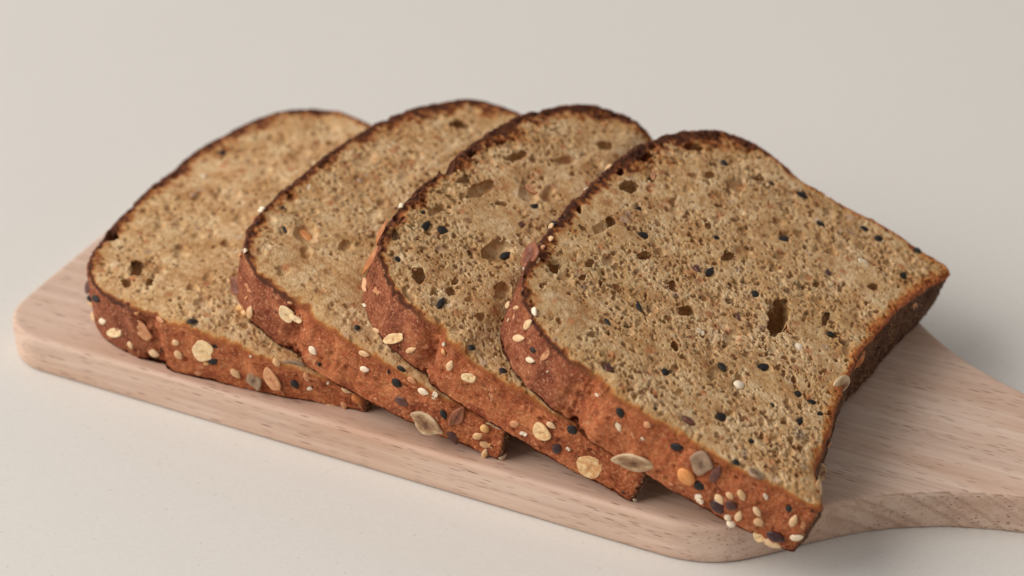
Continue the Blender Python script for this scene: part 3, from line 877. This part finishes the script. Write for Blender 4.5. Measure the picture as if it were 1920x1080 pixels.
    cell = ins[:-1, :-1] & ins[1:, :-1] & ins[:-1, 1:] & ins[1:, 1:]
    used = np.zeros_like(ins)
    used[:-1, :-1] |= cell
    used[1:, :-1] |= cell
    used[:-1, 1:] |= cell
    used[1:, 1:] |= cell
    ids = np.full(ins.shape, -1)
    ids[used] = np.arange(used.sum())
    ci, cj = np.nonzero(cell)
    F1 = np.c_[ids[ci, cj], ids[ci, cj + 1], ids[ci + 1, cj + 1], ids[ci + 1, cj]]
    X1 = place((HU + LU)[used], (HV + LV)[used], T + H[used])
    # underside at a coarser step
    ku, kv = np.arange(0, 90, 1.5), np.arange(-4, 116, 1.5)
    KU, KV = np.meshgrid(ku, kv, indexing='ij')
    kin = bil(SD, g0, g1, gs, KU, KV) > 3.5
    kc = kin[:-1, :-1] & kin[1:, :-1] & kin[:-1, 1:] & kin[1:, 1:]
    kid = np.full(kin.shape, -1)
    kid[kin] = np.arange(kin.sum()) + len(X1)
    a, b = np.nonzero(kc)
    F2 = np.c_[kid[a, b], kid[a + 1, b], kid[a + 1, b + 1], kid[a, b + 1]]
    X2 = place(KU[kin], KV[kin], 0 * KU[kin])
    X2[:, 2] += 0.00025 + 0.0002 * np.abs(fbm(KU[kin], KV[kin], 0 * KU[kin], 4, 2, 5))
    Vs = np.r_[X1, X2]
    mesh_obj('crumb', Vs, np.r_[F1, F2], mat_crumb, root, attrs={'rim': np.r_[RIM[used], np.full(len(X2), 3.0)], 'dome': np.r_[DOME[used], np.zeros(len(X2))]})

    # ---- crust: lip on the cut face, outer wall, lip under the slice
    rows = []                                     # (inset, height fraction or None for lip, kind)
    for d in (2.1, 1.7, 1.35, 1.05, 0.8, 0.58, 0.4, 0.26, 0.14, 0.05):
        rows.append((d, 1.0, 'lip'))
    nw = int(T / (0.30 if idx > 1 else 0.36))
    for k in range(nw + 1):
        rows.append((0.0, 1 - k / nw, 'wall'))
    for d in (0.25, 0.7, 1.4, 2.2, 6.0):
        rows.append((d, 0.0, 'under'))
    nb = len(base)
    VV, rimA, domeA, darkA, baseA = [], [], [], [], []
    tdir = np.roll(top, -3, 0) - np.roll(top, 3, 0)
    tdir /= np.linalg.norm(tdir, axis=1)[:, None]
    nrm = np.c_[tdir[:, 1], -tdir[:, 0]]
    if np.mean(((top - ctr) * nrm).sum(1)) < 0:
        nrm = -nrm
    # smooth normals so that lips do not fold
    for _ in range(6):
        nrm = (np.roll(nrm, 1, 0) + nrm * 2 + np.roll(nrm, -1, 0)) / 4
    nrm /= np.linalg.norm(nrm, axis=1)[:, None]
    pit = [(rs.integers(0, nb), rs.uniform(0.5, T - 0.5), rs.uniform(0.3, 0.85)) for _ in range(240)]
    sarr = np.arange(nb) * 0.30
    for (d, f, kind) in rows:
        q = outline(f)
        u, v_ = q[:, 0], q[:, 1]
        ww = np.full(nb, f * T)
        ub = base[:, 0]
        near_m = sstep(20, 4, base[:, 1])
        tear = np.exp(-((ub - 58.5 + 2.0 * vnoise(ww / 3.5, ub / 9, 0 * ub, 77 + idx)) / 3.0) ** 2) * near_m
        jig = fbm(u, v_, ww, 3.0, 3, 80 + idx)
        if kind == 'lip':
            u, v_ = u - nrm[:, 0] * d, v_ - nrm[:, 1] * d
            hh = bil(H, -3, -6, st, u, v_)
            ww = T + hh - (0.02 if d < 1.4 else 0.10)
            rimv = bil(RIM, -3, -6, st, u, v_)
            rimv = np.where(d < 0.6, np.minimum(rimv, d / 2.0), rimv)
        elif kind == 'under':
            u, v_ = u - nrm[:, 0] * d, v_ - nrm[:, 1] * d
            ww = np.zeros(nb)
            rimv = np.full(nb, 0.0)
        else:
            e0, e1 = f * T, (1 - f) * T
            rnd = 0.9 * (1 - np.sqrt(np.clip(1 - np.clip(1 - e0 / 1.3, 0, 1) ** 2, 0, 1)))
            top_h = bil(H, -3, -6, st, u - nrm[:, 0] * 0.05, v_ - nrm[:, 1] * 0.05)
            ww = ww + top_h * sstep(5.0, 0.0, np.full(nb, e1))
            edge = sstep(0, 1.2, e1)
            disp = (0.42 * fbm(u, v_, ww, 4.5, 2, 90 + idx) + 0.15 * fbm(u, v_, ww, 1.7, 2, 91 + idx) + 0.17 * fbm(u, v_, ww, 0.75, 2, 92 + idx, 0.7)
                    + 1.7 * tear * fbm(u, v_, ww, 2.6, 3, 93 + idx) - 0.9 * tear)
            disp = disp + 0.45 * sstep(0.0, 1.0, np.sin(math.pi * f)) * near_m
            for (ps, pw, pr) in pit:
                if abs(pw - f * T) < pr:
                    ds = (sarr - sarr[ps])
                    k = 1 - (ds / pr) ** 2 - ((pw - f * T) / pr) ** 2
                    disp = disp - 0.8 * pr * np.clip(k, 0, 1) ** 0.5
            disp = disp * (0.25 + 0.75 * edge) - rnd
            u, v_ = u + nrm[:, 0] * disp, v_ + nrm[:, 1] * disp
            rimv = np.zeros(nb)
        dm = sstep(54.0, 69.0, ub + 3.2 * jig + 3 * vnoise(ww / 4, 0 * ub, 0 * ub, 78 + idx))
        dk = sstep(72, 86, ub + 3 * jig) * sstep(8, 26, base[:, 1]) * 0.9
        VV.append(place(u, v_, ww))
        rimA.append(np.broadcast_to(rimv, nb))
        domeA.append(dm)
        darkA.append(dk)
        baseA.append(sstep(-0.35, -0.75, nrm[:, 0]) * (0.9 if kind == 'wall' else 0.0))  # base-facing wall takes the base brown with painted-in shade
    VV = np.concatenate(VV)
    nr = len(rows)
    ii = np.arange(nb)
    jj = (ii + 1) % nb
    FF = []
    for k in range(nr - 1):
        FF.append(np.c_[k * nb + ii, (k + 1) * nb + ii, (k + 1) * nb + jj, k * nb + jj])
    FF = np.concatenate(FF)
    # orientation: outward
    p = VV[FF[nb * 20 + 10]]
    nn = np.cross(p[1] - p[0], p[2] - p[0])
    want = np.array([-nrm[10, 0], nrm[10, 1], 0])
    if nn @ want < 0:
        FF = FF[:, ::-1]
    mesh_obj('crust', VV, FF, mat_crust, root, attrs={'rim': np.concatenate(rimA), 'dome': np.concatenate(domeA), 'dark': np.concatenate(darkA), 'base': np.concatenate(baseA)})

    # ---- seeds
    bvh = BVHTree.FromPolygons([Vector(p) for p in VV.tolist()], FF.tolist())
    rot3 = np.stack([-U, Vd, N], 1)                # local -> world
    o_loc = rot3.T @ (CAM - P0)
    rnd_seed = random.Random(500 + idx)

    def add_seed(kd, pos, nrm_l, ax, length, width):
        name, shp, mt, th, proud, _, _ = KIND[kd]
        nrm_l = nrm_l / np.linalg.norm(nrm_l)
        ax = ax - nrm_l * (ax @ nrm_l)
        ax /= np.linalg.norm(ax)
        ay = np.cross(nrm_l, ax)
        th = min(th, width / MM * 0.8) * MM
        o = bpy.data.objects.new(name, seed_mesh(kd, rnd_seed.randrange(8)))
        col.objects.link(o)
        o.parent = root
        c0 = pos + nrm_l * th * (proud - 0.20)
        mt4 = Matrix.Identity(4)
        for i in range(3):
            mt4[i][0], mt4[i][1], mt4[i][2], mt4[i][3] = ax[i] * length, ay[i] * width, nrm_l[i] * th, c0[i]
        o.matrix_basis = mt4

    def plane_hit(px, py, p, n):
        d = rot3.T @ ray(px, py)
        t = ((p - o_loc) @ n) / (d @ n)
        return o_loc + d * t

    def aim(kd, px, py, an, ln, wd, p, n):
        dflt = KIND[kd]
        a = math.radians(an)
        ex = plane_hit(px + ln / 2 * math.cos(a), py + ln / 2 * math.sin(a), p, n) - plane_hit(px - ln / 2 * math.cos(a), py - ln / 2 * math.sin(a), p, n)
        ey = plane_hit(px - wd / 2 * math.sin(a), py + wd / 2 * math.cos(a), p, n) - plane_hit(px + wd / 2 * math.sin(a), py - wd / 2 * math.cos(a), p, n)
        L = np.linalg.norm(ex)
        Wd = abs(np.linalg.norm(np.cross(ex / L, ey)))
        L = min(L, ln / 6900 * 1.9)
        Wd = min(max(Wd, wd / 6900 * 0.8), wd / 6900 * 1.8)
        add_seed(kd, p, n, ex / L, L, Wd)

    up = np.array([0, 0, 1.0])
    for (px, py, kd, an, ln, wd) in FACE[idx]:
        p = plane_hit(px, py, np.array([0, 0, (T - 0.35) * MM]), up)
        p = p - up * KIND[kd][3] * KIND[kd][4] * 0.9 * MM
        if kd == 'g':
            p = p - up * 0.9 * MM
        if kd in 'OcGP':
            p = p - up * 0.15 * MM
        aim(kd, px, py, an, ln, wd, p, up)
    kdt_pts = top
    miss = 0
    for (px, py, kd, an, ln, wd) in WALL[idx]:
        d = rot3.T @ ray(px, py)
        got = None
        for k in range(0, 26):            # a seed on the silhouette may need a nudge inwards
            for s in range(1 if k == 0 else 8):
                qx, qy = px + k * math.cos(s * math.pi / 4), py + k * math.sin(s * math.pi / 4)
                hit = bvh.ray_cast(Vector(o_loc), Vector(rot3.T @ ray(qx, qy)))
                if hit[0] is not None:
                    got = hit
                    break
            if got:
                break
        if got is None:
            miss += 1
            continue
        p = np.array(got[0])
        uv = np.array([-p[0], p[1]]) / MM
        i = ((kdt_pts - uv) ** 2).sum(1).argmin()
        n = np.array([-nrm[i, 0], nrm[i, 1], 0.0])
        if k or (n @ (rot3.T @ ray(px, py))) > -0.15:
            n = n - 0.6 * (rot3.T @ ray(px, py))
            n /= np.linalg.norm(n)
        aim(kd, qx, qy, an, ln, wd, p, n)
    # small bits of bran and broken grain baked into the crust
    for k in range(46):
        i = rnd_seed.randrange(nb)
        if base[i, 1] > 30 or base[i, 0] < 2:
            continue
        f = rnd_seed.uniform(0.06, 0.92)
        q = outline(f)[i:i + 1]
        p = place(q[:, 0], q[:, 1], np.array([f * T]))[0]
        n = np.array([-nrm[i, 0], nrm[i, 1], 0.0])
        kd = rnd_seed.choice('WcttOObh')
        ln = rnd_seed.uniform(0.8, 1.9) * MM
        th = rnd_seed.uniform(0, math.pi)
        t3 = np.array([-tdir[i, 0], tdir[i, 1], 0])
        add_seed(kd, p + n * 0.25 * MM, n, t3 * math.cos(th) + up * math.sin(th), ln, ln * rnd_seed.uniform(0.35, 0.8))
    # seeds on the sides of the crust that are turned away from the camera
    for k in range(26):
        i = rnd_seed.randrange(nb)
        if base[i, 1] < 60 and base[i, 0] > 3 and base[i, 0] < 86:
            continue
        n = np.array([-nrm[i, 0], nrm[i, 1], 0.0])
        if n @ (rot3.T @ C_F) < 0.05:
            continue
        f = rnd_seed.uniform(0.2, 0.72)
        q = outline(f)[i:i + 1]
        p = place(q[:, 0], q[:, 1], np.array([f * T]))[0]
        kd = rnd_seed.choice('sssswtbblo')
        ln, wd = KIND[kd][5] / 6900, KIND[kd][6] / 6900
        th = rnd_seed.uniform(0, math.pi)
        t3 = np.array([-tdir[i, 0], tdir[i, 1], 0])
        add_seed(kd, p, n, t3 * math.cos(th) + up * math.sin(th), ln, wd)
    print('slice', idx, 'crumb faces', len(F1), 'crust faces', len(FF), 'missed seeds', miss)
    return root


for k in range(4):
    build_slice(k)
